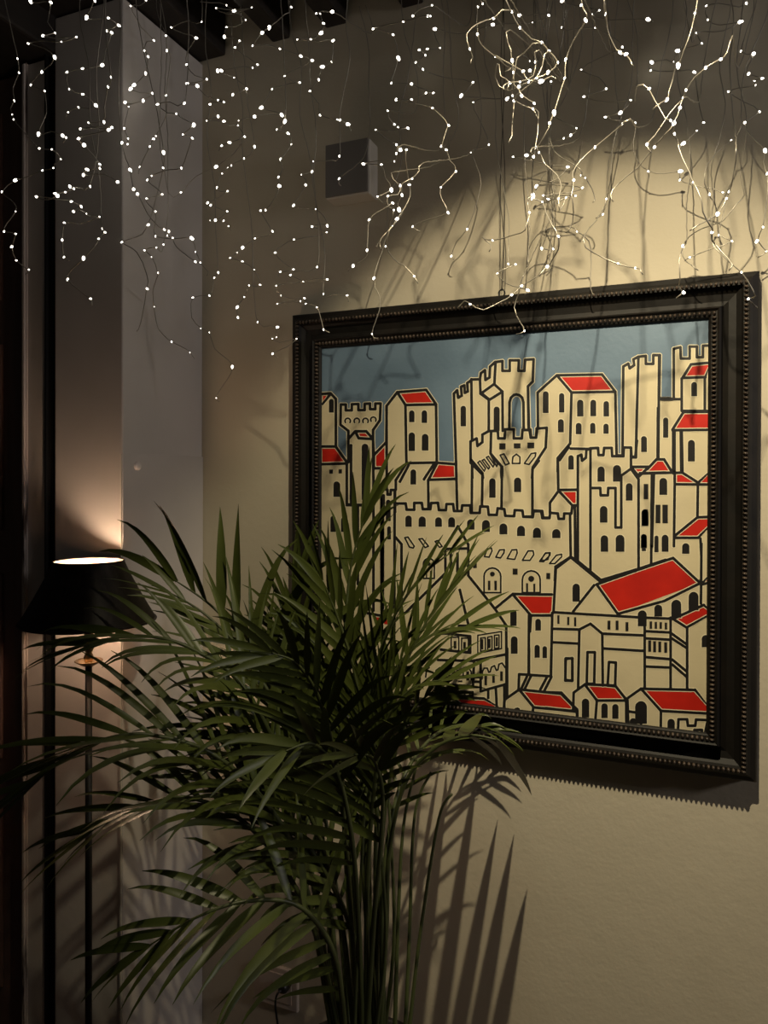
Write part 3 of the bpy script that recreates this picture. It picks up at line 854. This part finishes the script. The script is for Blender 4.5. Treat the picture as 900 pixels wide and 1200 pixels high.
# ------------------------------------------------------------------ fairy lights
LED = {
    (0, 0, 4.5): [(160, 5), (267, 12), (457, 90), (570, 95), (625, 133), (562, 163), (588, 172), (290, 173), (228, 188), (403, 195), (325, 220), (150, 230), (92, 308), (288, 300), (222, 378), (100, 382), (355, 380), (437, 362), (540, 343), (585, 405), (570, 457), (163, 447), (235, 480), (365, 468), (435, 497), (75, 530), (415, 567), (505, 555), (360, 592), (65, 605), (72, 630), (548, 642), (468, 648), (425, 680), (572, 685), (590, 672), (203, 705), (330, 715), (348, 725), (416, 730), (443, 765), (207, 783), (273, 788), (320, 838), (225, 898), (282, 885), (525, 865), (527, 887), (462, 895), (690, 32), (810, 212), (760, 268), (780, 298), (768, 385), (880, 265), (708, 447), (690, 467), (805, 492), (877, 503), (660, 540), (678, 563), (755, 530), (832, 550), (655, 677), (675, 730), (643, 752), (673, 760), (822, 718), (810, 733), (790, 772), (862, 803), (685, 895), (738, 880), (860, 885), (875, 188), (770, 2), (500, 2)],
    (0, 180, 4.5): [(82, 140), (10, 200), (193, 228), (440, 112), (475, 172), (370, 175), (390, 185), (345, 203), (292, 210), (303, 222), (375, 253), (427, 278), (388, 305), (457, 317), (340, 365), (525, 333), (540, 395), (553, 415), (328, 455), (520, 450), (82, 305), (22, 410), (82, 423), (63, 490), (86, 563), (338, 545), (152, 612), (441, 550), (357, 662), (477, 765), (620, 150), (705, 188), (725, 213), (775, 237), (800, 117), (778, 138), (820, 305), (855, 215), (783, 375), (643, 467), (820, 435), (825, 495), (862, 480), (763, 510), (800, 545), (833, 628), (775, 712), (812, 807), (865, 400), (883, 432), (890, 410)],
    (200, 0, 4.5): [(240, 42), (295, 28), (333, 57), (427, 40), (395, 105), (163, 115), (5, 145), (295, 143), (363, 215), (283, 193), (133, 200), (340, 250), (433, 240), (520, 143), (483, 172), (635, 37), (575, 257), (668, 208), (740, 207), (685, 295), (745, 318), (848, 325), (802, 352), (770, 70), (788, 73), (853, 62), (805, 123), (795, 173), (855, 215), (85, 340), (248, 375), (268, 373), (190, 417), (88, 440), (140, 453), (433, 357), (457, 340), (335, 410), (73, 543), (30, 600), (208, 550), (250, 528), (280, 538), (328, 498), (400, 468), (535, 470), (602, 400), (680, 435), (735, 480), (780, 420), (480, 567), (443, 615), (250, 613), (280, 640), (190, 637), (122, 658), (65, 708), (113, 728), (360, 637), (355, 662), (585, 605), (603, 638), (560, 683), (618, 703), (787, 607), (878, 630), (893, 632), (637, 762), (390, 720), (312, 752), (442, 772), (270, 768), (387, 835), (580, 838), (753, 853), (890, 822), (57, 885), (238, 880), (302, 885), (320, 872)],
    (200, 180, 4.09): [(48, 187), (222, 162), (247, 95), (273, 180), (178, 235), (192, 247), (520, 155), (517, 112), (628, 100), (678, 85), (647, 150), (590, 247), (695, 267), (808, 120), (270, 277), (190, 320), (215, 318), (253, 323), (277, 348), (10, 405), (100, 405), (432, 273), (455, 270), (405, 407), (487, 372), (678, 350), (750, 345), (747, 377), (592, 412), (120, 470), (118, 518), (142, 522), (318, 475), (345, 450), (286, 500), (343, 517), (502, 475), (228, 570), (210, 595), (400, 557), (527, 567), (575, 582), (588, 555), (637, 612), (702, 543), (750, 603), (875, 537), (845, 680), (377, 632), (428, 628), (507, 633), (528, 680), (512, 720), (185, 680), (353, 687), (320, 735), (322, 785), (417, 807), (107, 690), (145, 837), (185, 857), (733, 672), (640, 693), (622, 707), (647, 720), (700, 737), (733, 843), (603, 888), (510, 832), (507, 880), (488, 887)],
    (180, 300, 4.5): [(628, 515), (415, 583), (330, 748), (95, 452), (192, 508), (5, 268)],
    (400, 0, 4.5): [(478, 28), (378, 83), (328, 115), (455, 85), (470, 85), (168, 152), (272, 183), (495, 153), (520, 253), (455, 258), (412, 263), (443, 290), (393, 328), (300, 305), (430, 365), (265, 437), (370, 443), (483, 490), (447, 490), (372, 525), (290, 525), (245, 585), (480, 570), (278, 655), (300, 670), (350, 675), (182, 685), (33, 655), (290, 763), (312, 790), (343, 790), (290, 808), (280, 850), (118, 865), (210, 868), (565, 660), (527, 770), (553, 790), (685, 805), (778, 762), (633, 503), (697, 540), (693, 435), (677, 257), (718, 180), (745, 20), (720, 35), (803, 97), (800, 130), (812, 298), (873, 522)],
    (420, 180, 5.625): [(355, 165), (333, 205), (275, 210), (217, 237), (195, 280), (287, 272), (127, 283), (225, 325), (233, 372), (267, 367), (255, 430), (225, 477), (180, 610), (72, 435), (57, 635), (103, 820), (367, 808), (360, 480), (643, 117), (545, 222), (590, 388), (717, 497), (613, 675), (885, 573)],
    (580, 0, 5.625): [(110, 77), (160, 100), (163, 180), (248, 150), (353, 100), (440, 180), (445, 5), (570, 32), (640, 95), (687, 68), (727, 90), (660, 183), (597, 130), (308, 280), (355, 335), (415, 412), (350, 475), (268, 405), (113, 397), (230, 403), (185, 470), (230, 465), (120, 475), (300, 537), (370, 537), (275, 515), (165, 540), (95, 545), (160, 570), (225, 540), (115, 630), (80, 655), (175, 630), (257, 680), (250, 715), (125, 665), (467, 390), (460, 515), (390, 740), (360, 812), (537, 845), (500, 890), (570, 460), (588, 637), (733, 585), (730, 772), (840, 310), (825, 345), (862, 358), (893, 660), (828, 742), (840, 815), (8, 378)],
    (740, 0, 5.625): [(107, 127), (418, 87), (495, 38), (503, 130), (427, 217), (463, 285), (307, 335), (280, 407), (308, 428), (590, 390), (490, 445), (413, 475), (135, 412), (128, 463), (115, 585), (235, 655), (340, 645), (320, 710), (257, 793), (280, 812), (283, 880), (25, 808), (360, 593), (475, 808), (430, 862), (640, 605), (715, 145), (722, 337), (805, 355), (757, 20), (773, 485), (860, 517), (812, 532), (817, 560), (843, 735), (747, 808)],
    (580, 150, 5.625): [(455, 67), (660, 125), (290, 160), (272, 125), (210, 180), (253, 188), (122, 190), (478, 257), (567, 310), (595, 327), (520, 343), (275, 383), (320, 445), (352, 467), (312, 487), (420, 465), (468, 460), (530, 447), (575, 395), (250, 443), (245, 465), (227, 557), (735, 467), (712, 567), (540, 683), (417, 713), (308, 792), (383, 797), (810, 893), (88, 895)],
    (740, 150, 5.625): [(103, 107), (153, 125), (345, 100), (658, 80), (880, 147), (110, 285), (320, 285), (320, 342), (405, 358), (513, 435), (600, 425), (645, 418), (627, 465), (568, 565), (530, 688), (575, 705), (340, 777), (385, 853), (662, 745), (828, 745), (888, 812), (867, 652), (895, 300)],
    (420, 280, 4.09): [(720, 122), (752, 122), (667, 165), (645, 8), (878, 45), (537, 313), (735, 268), (783, 225), (797, 440), (65, 455), (810, 245)],
    (640, 280, 3.46): [(27, 38), (5, 112), (290, 100), (362, 118), (792, 135), (820, 243), (557, 217), (893, 50)],
}
leds = []
for c, l in LED.items():
    for q in K(c, l):
        if all((q[0] - a) ** 2 + (q[1] - b) ** 2 > 6.5 for a, b in leds):
            leds.append(q)
t1, t3, t4, t5, t6, t7, t8, t12, t13 = (0, 0, 4.5), (400, 0, 4.5), (580, 0, 5.625), (740, 0, 5.625), (580, 150, 5.625), (740, 150, 5.625), (420, 180, 5.625), (420, 280, 4.09), (640, 280, 3.46)
t2, t10, t9 = (200, 0, 4.5), (200, 180, 4.09), (0, 180, 4.5)
# strands traced one by one: (points, distance in front of the wall, does it come straight from the ceiling)
TR = [
    (K(t4, [(95, -10), (110, 77), (163, 180), (240, 255), (308, 280), (355, 335), (415, 412), (350, 475), (275, 515), (225, 540), (160, 570), (95, 595), (30, 570), (2, 500), (5, 440), (25, 425), (40, 500), (110, 540)]), .52),
    (K(t4, [(720, -10), (727, 90), (740, 180), (780, 290), (825, 345), (862, 358), (893, 398)]), .50),
    (K(t4, [(585, -10), (570, 32), (600, 90), (597, 130), (545, 220), (500, 310), (467, 390), (460, 515), (390, 740), (360, 812)]) + K(t6, [(350, 0), (290, 110), (290, 160), (330, 235), (410, 310), (440, 390), (420, 465), (430, 540), (468, 460)]), .50),
    (K(t5, [(435, -10), (418, 87), (400, 190), (345, 330), (308, 428), (290, 460), (250, 600), (235, 655), (195, 675)]), .47),
    (K(t5, [(665, 240), (630, 350), (590, 390), (490, 445), (420, 510), (360, 593), (340, 645), (250, 750), (160, 890)]) + K(t7, [(103, 107)]), .50),
    (K(t5, [(350, 640), (320, 710), (280, 812), (230, 880)]) + K(t7, [(153, 125), (40, 260), (-90, 370), (-140, 440)]), .46),
    (K(t5, [(40, 562), (115, 585), (150, 660), (220, 780), (257, 793), (280, 812), (283, 880)]) + K(t7, [(300, 80), (330, 180), (390, 300), (405, 358), (460, 460), (470, 550), (530, 660), (530, 740), (600, 820), (670, 900)]), .49),
    (K(t6, [(890, -60), (810, 0), (660, 125), (560, 220), (515, 290), (520, 343), (505, 440), (512, 500), (510, 620)]), .52),
    (K(t6, [(365, 0), (400, 160), (560, 270), (640, 400), (660, 470)]), .16),
    (K(t6, [(215, 900), (225, 800), (285, 705), (400, 650), (520, 655), (600, 720), (632, 800), (632, 1060)]), .10),
    (K(t6, [(245, 130), (250, 250), (245, 400), (250, 443), (340, 560), (380, 640), (417, 713), (415, 800), (360, 895)]), .50),
    (K(t6, [(250, 443), (212, 480), (227, 557), (205, 650), (170, 690), (0, 740), (-80, 720)]) + K(t8, [(870, 600)]), .50),
    (K(t3, [(905, 55), (803, 97), (720, 125), (660, 180), (677, 257), (690, 300)]), .52),
    (K(t3, [(745, -10), (720, 35), (718, 180), (740, 240), (812, 298), (905, 345)]), .50),
    (K(t8, [(290, -60), (310, 40), (320, 130), (333, 205), (340, 280), (310, 350), (255, 430), (190, 540), (180, 610), (230, 690), (300, 740), (367, 808)]), .50),
    (K(t8, [(215, 130), (275, 210), (260, 270), (195, 290), (200, 350), (233, 372), (210, 440), (205, 490), (130, 580)]), .51),
    (K(t8, [(430, 60), (400, 120), (355, 165), (287, 200), (287, 272), (260, 330), (267, 367), (290, 390), (225, 477), (150, 560), (140, 600)]), .52),
    (K(t4, [(100, 200), (105, 330), (113, 397), (120, 475), (112, 540), (115, 630), (125, 665), (115, 780), (110, 900)]), .50),
    (K(t4, [(-5, 370), (80, 410), (185, 470), (215, 530), (300, 537), (370, 500)]), .52),
    (K(t4, [(308, 280), (200, 345), (150, 380), (130, 450), (125, 560), (160, 590), (257, 680), (285, 740), (280, 880)]) + K(t6, [(255, 188)]), .51),
    (K(t4, [(290, 330), (268, 405), (255, 500), (165, 540), (95, 545), (60, 570)]), .53),
    (K(t4, [(355, 335), (310, 430), (275, 515), (200, 580), (125, 665), (250, 715)]), .52),
    (K(t7, [(720, 0), (640, 100), (580, 140), (500, 240), (480, 330), (495, 400), (513, 435), (540, 490)]), .12),
    (K(t7, [(720, 300), (745, 440), (690, 500), (600, 610), (460, 665), (380, 720), (340, 777), (340, 850), (390, 900)]) , .12),
    (K(t7, [(690, 120), (685, 210), (660, 380), (627, 465), (568, 565), (440, 640)]), .46),
    (K(t12, [(900, 145), (783, 225), (735, 268), (680, 300), (600, 342), (537, 313), (505, 300)]), .40),
    (K(t12, [(790, 180), (770, 260), (745, 330), (775, 400), (797, 440)]), .36),
    (K(t13, [(150, 0), (190, 55), (290, 100), (362, 118), (380, 122)]), .45),
    (K(t13, [(570, 0), (557, 28), (540, 90), (545, 160), (538, 190), (557, 217)]), .30),
    (K(t13, [(670, 0), (710, 60), (792, 135), (850, 230), (820, 243)]), .25),
    (K(t10, [(-10, 190), (48, 187), (120, 110), (217, 62), (300, 0), (350, -60)]), .30),
    (K(t1, [(835, 90), (875, 188), (900, 300), (877, 503), (880, 600), (810, 733), (790, 772), (740, 880)]), .36),
    (K(t9, [(640, -60), (705, 188), (800, 350), (890, 410)]) + K(t10, [(30, 450), (118, 518), (180, 570)]), .38),
    (K(t9, [(870, -10), (783, 375), (720, 440), (643, 467), (720, 520), (775, 640), (775, 712), (740, 900)]), .40),
]
strands = []           # (list of (u, v, t), list of bulbs indices in the list)
used = set()


def near_on(path, q):
    best = (1e9, None)
    for i, (a, b) in enumerate(zip(path, path[1:])):
        ax, ay = a
        dx, dy = b[0] - ax, b[1] - ay
        l2 = dx * dx + dy * dy
        t = 0 if l2 == 0 else max(0, min(1, ((q[0] - ax) * dx + (q[1] - ay) * dy) / l2))
        x, y = ax + dx * t, ay + dy * t
        dd = (x - q[0]) ** 2 + (y - q[1]) ** 2
        if dd < best[0]:
            best = (dd, i + t)
    return best


for path, t in TR:
    bl = []
    for i, q in enumerate(leds):
        if i in used:
            continue
        dd, s = near_on(path, q)
        if dd < 16:
            used.add(i)
            bl.append((s, i))
    nodes = [(j, p, False) for j, p in enumerate(path)]
    for s, i in bl:
        nodes = [x for x in nodes if x[2] or abs(x[0] - s) > .2 or math.hypot(x[1][0] - leds[i][0], x[1][1] - leds[i][1]) > 5]
        nodes.append((s, leds[i], True))
    nodes.sort(key=lambda x: x[0])
    strands.append(([x[1] for x in nodes], [x[2] for x in nodes], t))
# the remaining lights are linked downwards into strands
rest = sorted([q for i, q in enumerate(leds) if i not in used], key=lambda q: q[1])
heads = []
rl = random.Random(4)
for q in rest:
    best = None
    for h in heads:
        a = h[-1]
        dx, dy = q[0] - a[0], q[1] - a[1]
        dist = math.hypot(dx, dy)
        if dist > (75 if q[0] < 470 else 125) or dist < 3:
            continue
        cost = dist + abs(dx) * .9
        if len(h) > 13:
            cost += 40
        if (a[0] < 143) != (q[0] < 143):
            cost += 60
        if best is None or cost < best[0]:
            best = (cost, h)
    if best and best[0] < (82 if q[0] < 470 else 140):
        best[1].append(q)
    else:
        heads.append([q])
for h in heads:
    u = h[0][0]
    if u < 145:
        t = rl.uniform(.52, .78)
    elif u < 245:
        t = rl.uniform(.2, .6)
    elif u < 560:
        t = rl.uniform(.08, .4)
    else:
        t = rl.uniform(.05, .2)
    strands.append((h, [True] * len(h), t))

bm = bmesh.new()
bmesh.ops.create_icosphere(bm, subdivisions=2, radius=1)
for v in bm.verts:
    v.co = V((v.co.x * .0023, v.co.y * .0023, v.co.z * .0036 * (1 + .25 * v.co.z)))
bulb0 = bpy.data.meshes.new('bulb')
bm.to_mesh(bulb0)
bm.free()
for p in bulb0.polygons:
    p.use_smooth = True
bulb0.materials.append(M['bulb'])


def depth(u, v, y):
    lim = WY - .035
    x = P(u, v, y).x
    if P(u, v, y).x < PX + .03:
        lim = PY - .03
    if 375 < u < 450 and 150 < v < 240:
        lim = WY - .09
    if u > 335 and v > 310:
        lim = WY - .085
    return min(y, lim)


infos = []
for k, (pts2, isb, t) in enumerate(strands):
    rs = random.Random(1000 + k)
    ph = rs.random() * 6
    pts3 = []
    for i, (u, v) in enumerate(pts2):
        y = WY - t + .03 * math.sin(ph + i * .8)
        pts3.append(P(u, v, depth(u, v, y)))
    # up to the rafters
    p0 = pts3[0]
    lead = []
    zc = 3.066
    if p0.z < zc - .02:
        nst = max(2, int((zc - p0.z) / .11))
        ox, oy = rs.uniform(-.10, .10), rs.uniform(-.07, .0)
        for j in range(nst):
            f = 1 - j / nst
            yy = p0.y + (WY - .06 - p0.y) * min(1, f * 3.5) if p0.x > -.85 else p0.y + oy * f
            q = V((p0.x + ox * f + rs.uniform(-.016, .016), min(yy + rs.uniform(-.01, .01), WY - .03), p0.z + (zc - p0.z) * f))
            if q.x < PX + .03:
                q.y = min(q.y, PY - .03)
            lead.append(q)
    full = []
    allp = lead + pts3
    for i, p in enumerate(allp):
        full.append(p)
        if i >= len(lead) and i < len(allp) - 1:
            q = allp[i + 1]
            L = (q - p).length
            if L > .05 and k >= len(TR):
                m_ = p.lerp(q, .5) + V((rs.uniform(-.2, .2) * L, 0, rs.uniform(-.12, .08) * L))
                full.append(m_)
    # loose end
    e = full[-1]
    full.append(e + V((rs.uniform(-.018, .018), 0, -rs.uniform(.006, .02))))
    curve = catmull(full, .018)
    # small kinks along the wire
    for p in curve[1:-1]:
        p.x += rs.uniform(-.0011, .0011)
        p.z += rs.uniform(-.0011, .0011)
    bm = bmesh.new()
    tube(bm, curve, .0012, 5)
    st = obj('hanging_fairy_light_strand', bm, 'wire')
    nb = 0
    for i, p in enumerate(pts3):
        if not isb[i]:
            continue
        a = pts3[i - 1] if i else full[max(0, len(lead) - 1)]
        dirv = (p - a)
        dirv = dirv.normalized() if dirv.length > 1e-5 else V((0, 0, 1))
        dirv = (dirv + V((rs.uniform(-.6, .6), rs.uniform(-.6, .6), rs.uniform(-.6, .6)))).normalized()
        b = bpy.data.objects.new('bulb', bulb0)
        b.rotation_mode = 'QUATERNION'
        b.rotation_quaternion = V((0, 0, 1)).rotation_difference(dirv)
        s = rs.choice((.65, .75, .8, .85, .95, 1, 1.2, 1.6)) * (.85 if p.z < 2.3 else 1)
        b.scale = (s, s, s)
        b.location = p
        COL.objects.link(b)
        b.parent = st
        nb += 1
    infos.append((st, pts2, nb, k < len(TR)))

# labels: by the thing each strand hangs in front of, then by order from the left
zones = {}
for st, pts2, nb, traced in infos:
    us = sorted(q[0] for q in pts2)
    vmax = max(q[1] for q in pts2)
    u = us[len(us) // 2]
    if u < 33:
        z = 'before the dark door'
    elif u < 65:
        z = 'before the black upright strip'
    elif u < 143:
        z = "before the pier's front face"
    elif u < 236:
        z = "before the pier's grey side"
    elif u < 342:
        z = 'between the pier and the painting'
    elif u < 480:
        z = "above the painting's left end, near the square box"
    elif u < 660:
        z = "above the painting's middle"
    else:
        z = "above the painting's right end"
    zones.setdefault(z, []).append((u, st, nb, vmax))
ORD = ['first', 'second', 'third', 'fourth', 'fifth', 'sixth', 'seventh', 'eighth', 'ninth', 'tenth', 'eleventh', 'twelfth', 'thirteenth', 'fourteenth', 'fifteenth',
       'sixteenth', 'seventeenth', 'eighteenth', 'nineteenth', 'twentieth', 'twenty-first', 'twenty-second', 'twenty-third', 'twenty-fourth', 'twenty-fifth', 'twenty-sixth', 'twenty-seventh', 'twenty-eighth', 'twenty-ninth', 'thirtieth']
for z, l in zones.items():
    l.sort(key=lambda x: x[0])
    for i, (u, st, nb, vmax) in enumerate(l):
        tag(st, '%s lit wire strand from the left %s' % (ORD[min(i, 29)], z), 'string lights', 'fairy light strands hanging from the ceiling')
print('LEDS', len(leds), 'STRANDS', len(infos))

# ------------------------------------------------------------------ light
def light(name, kind, loc, energy, col, **kw):
    ld = bpy.data.lights.new(name, kind)
    ld.energy = energy
    ld.color = col
    for k, v in kw.items():
        setattr(ld, k, v)
    o = bpy.data.objects.new(name, ld)
    o.location = loc
    COL.objects.link(o)
    return o


# one picture light: a broad flood with a hot centre
for e_, sz, bl, tx, tz in ((62, 75, .42, -.26, 1.46), (88, 62, 1.0, -.06, 1.42)):
    sp = light('picture_spot', 'SPOT', SPOT, e_, (1, .85, .57), spot_size=math.radians(sz), spot_blend=bl, shadow_soft_size=.014)
    sp.rotation_euler = (V((tx, WY, tz)) - SPOT).to_track_quat('-Z', 'Y').to_euler()
light('room_lamp_and_fill', 'POINT', (3.1, 1.1, 2.45), 72, (1, .92, .90), shadow_soft_size=.18)
light('room_lamp_and_fill', 'POINT', (-.6, -2.6, 2.6), 1.2, (1, .82, .66), shadow_soft_size=.3)  # weak front fill added behind the camera, no known lamp there
w = bpy.data.worlds.new('world')
SC.world = w
w.use_nodes = True
w.node_tree.nodes['Background'].inputs[0].default_value = (1, .88, .74, 1)
w.node_tree.nodes['Background'].inputs[1].default_value = .010

SC.view_settings.view_transform = 'Standard'
SC.view_settings.look = 'None'
SC.view_settings.gamma = 1
SC.view_settings.exposure = 0
SC.view_settings.use_curve_mapping = False
SC.cycles.use_denoising = True
SC.cycles.max_bounces = 6
SC.cycles.sample_clamp_indirect = 4
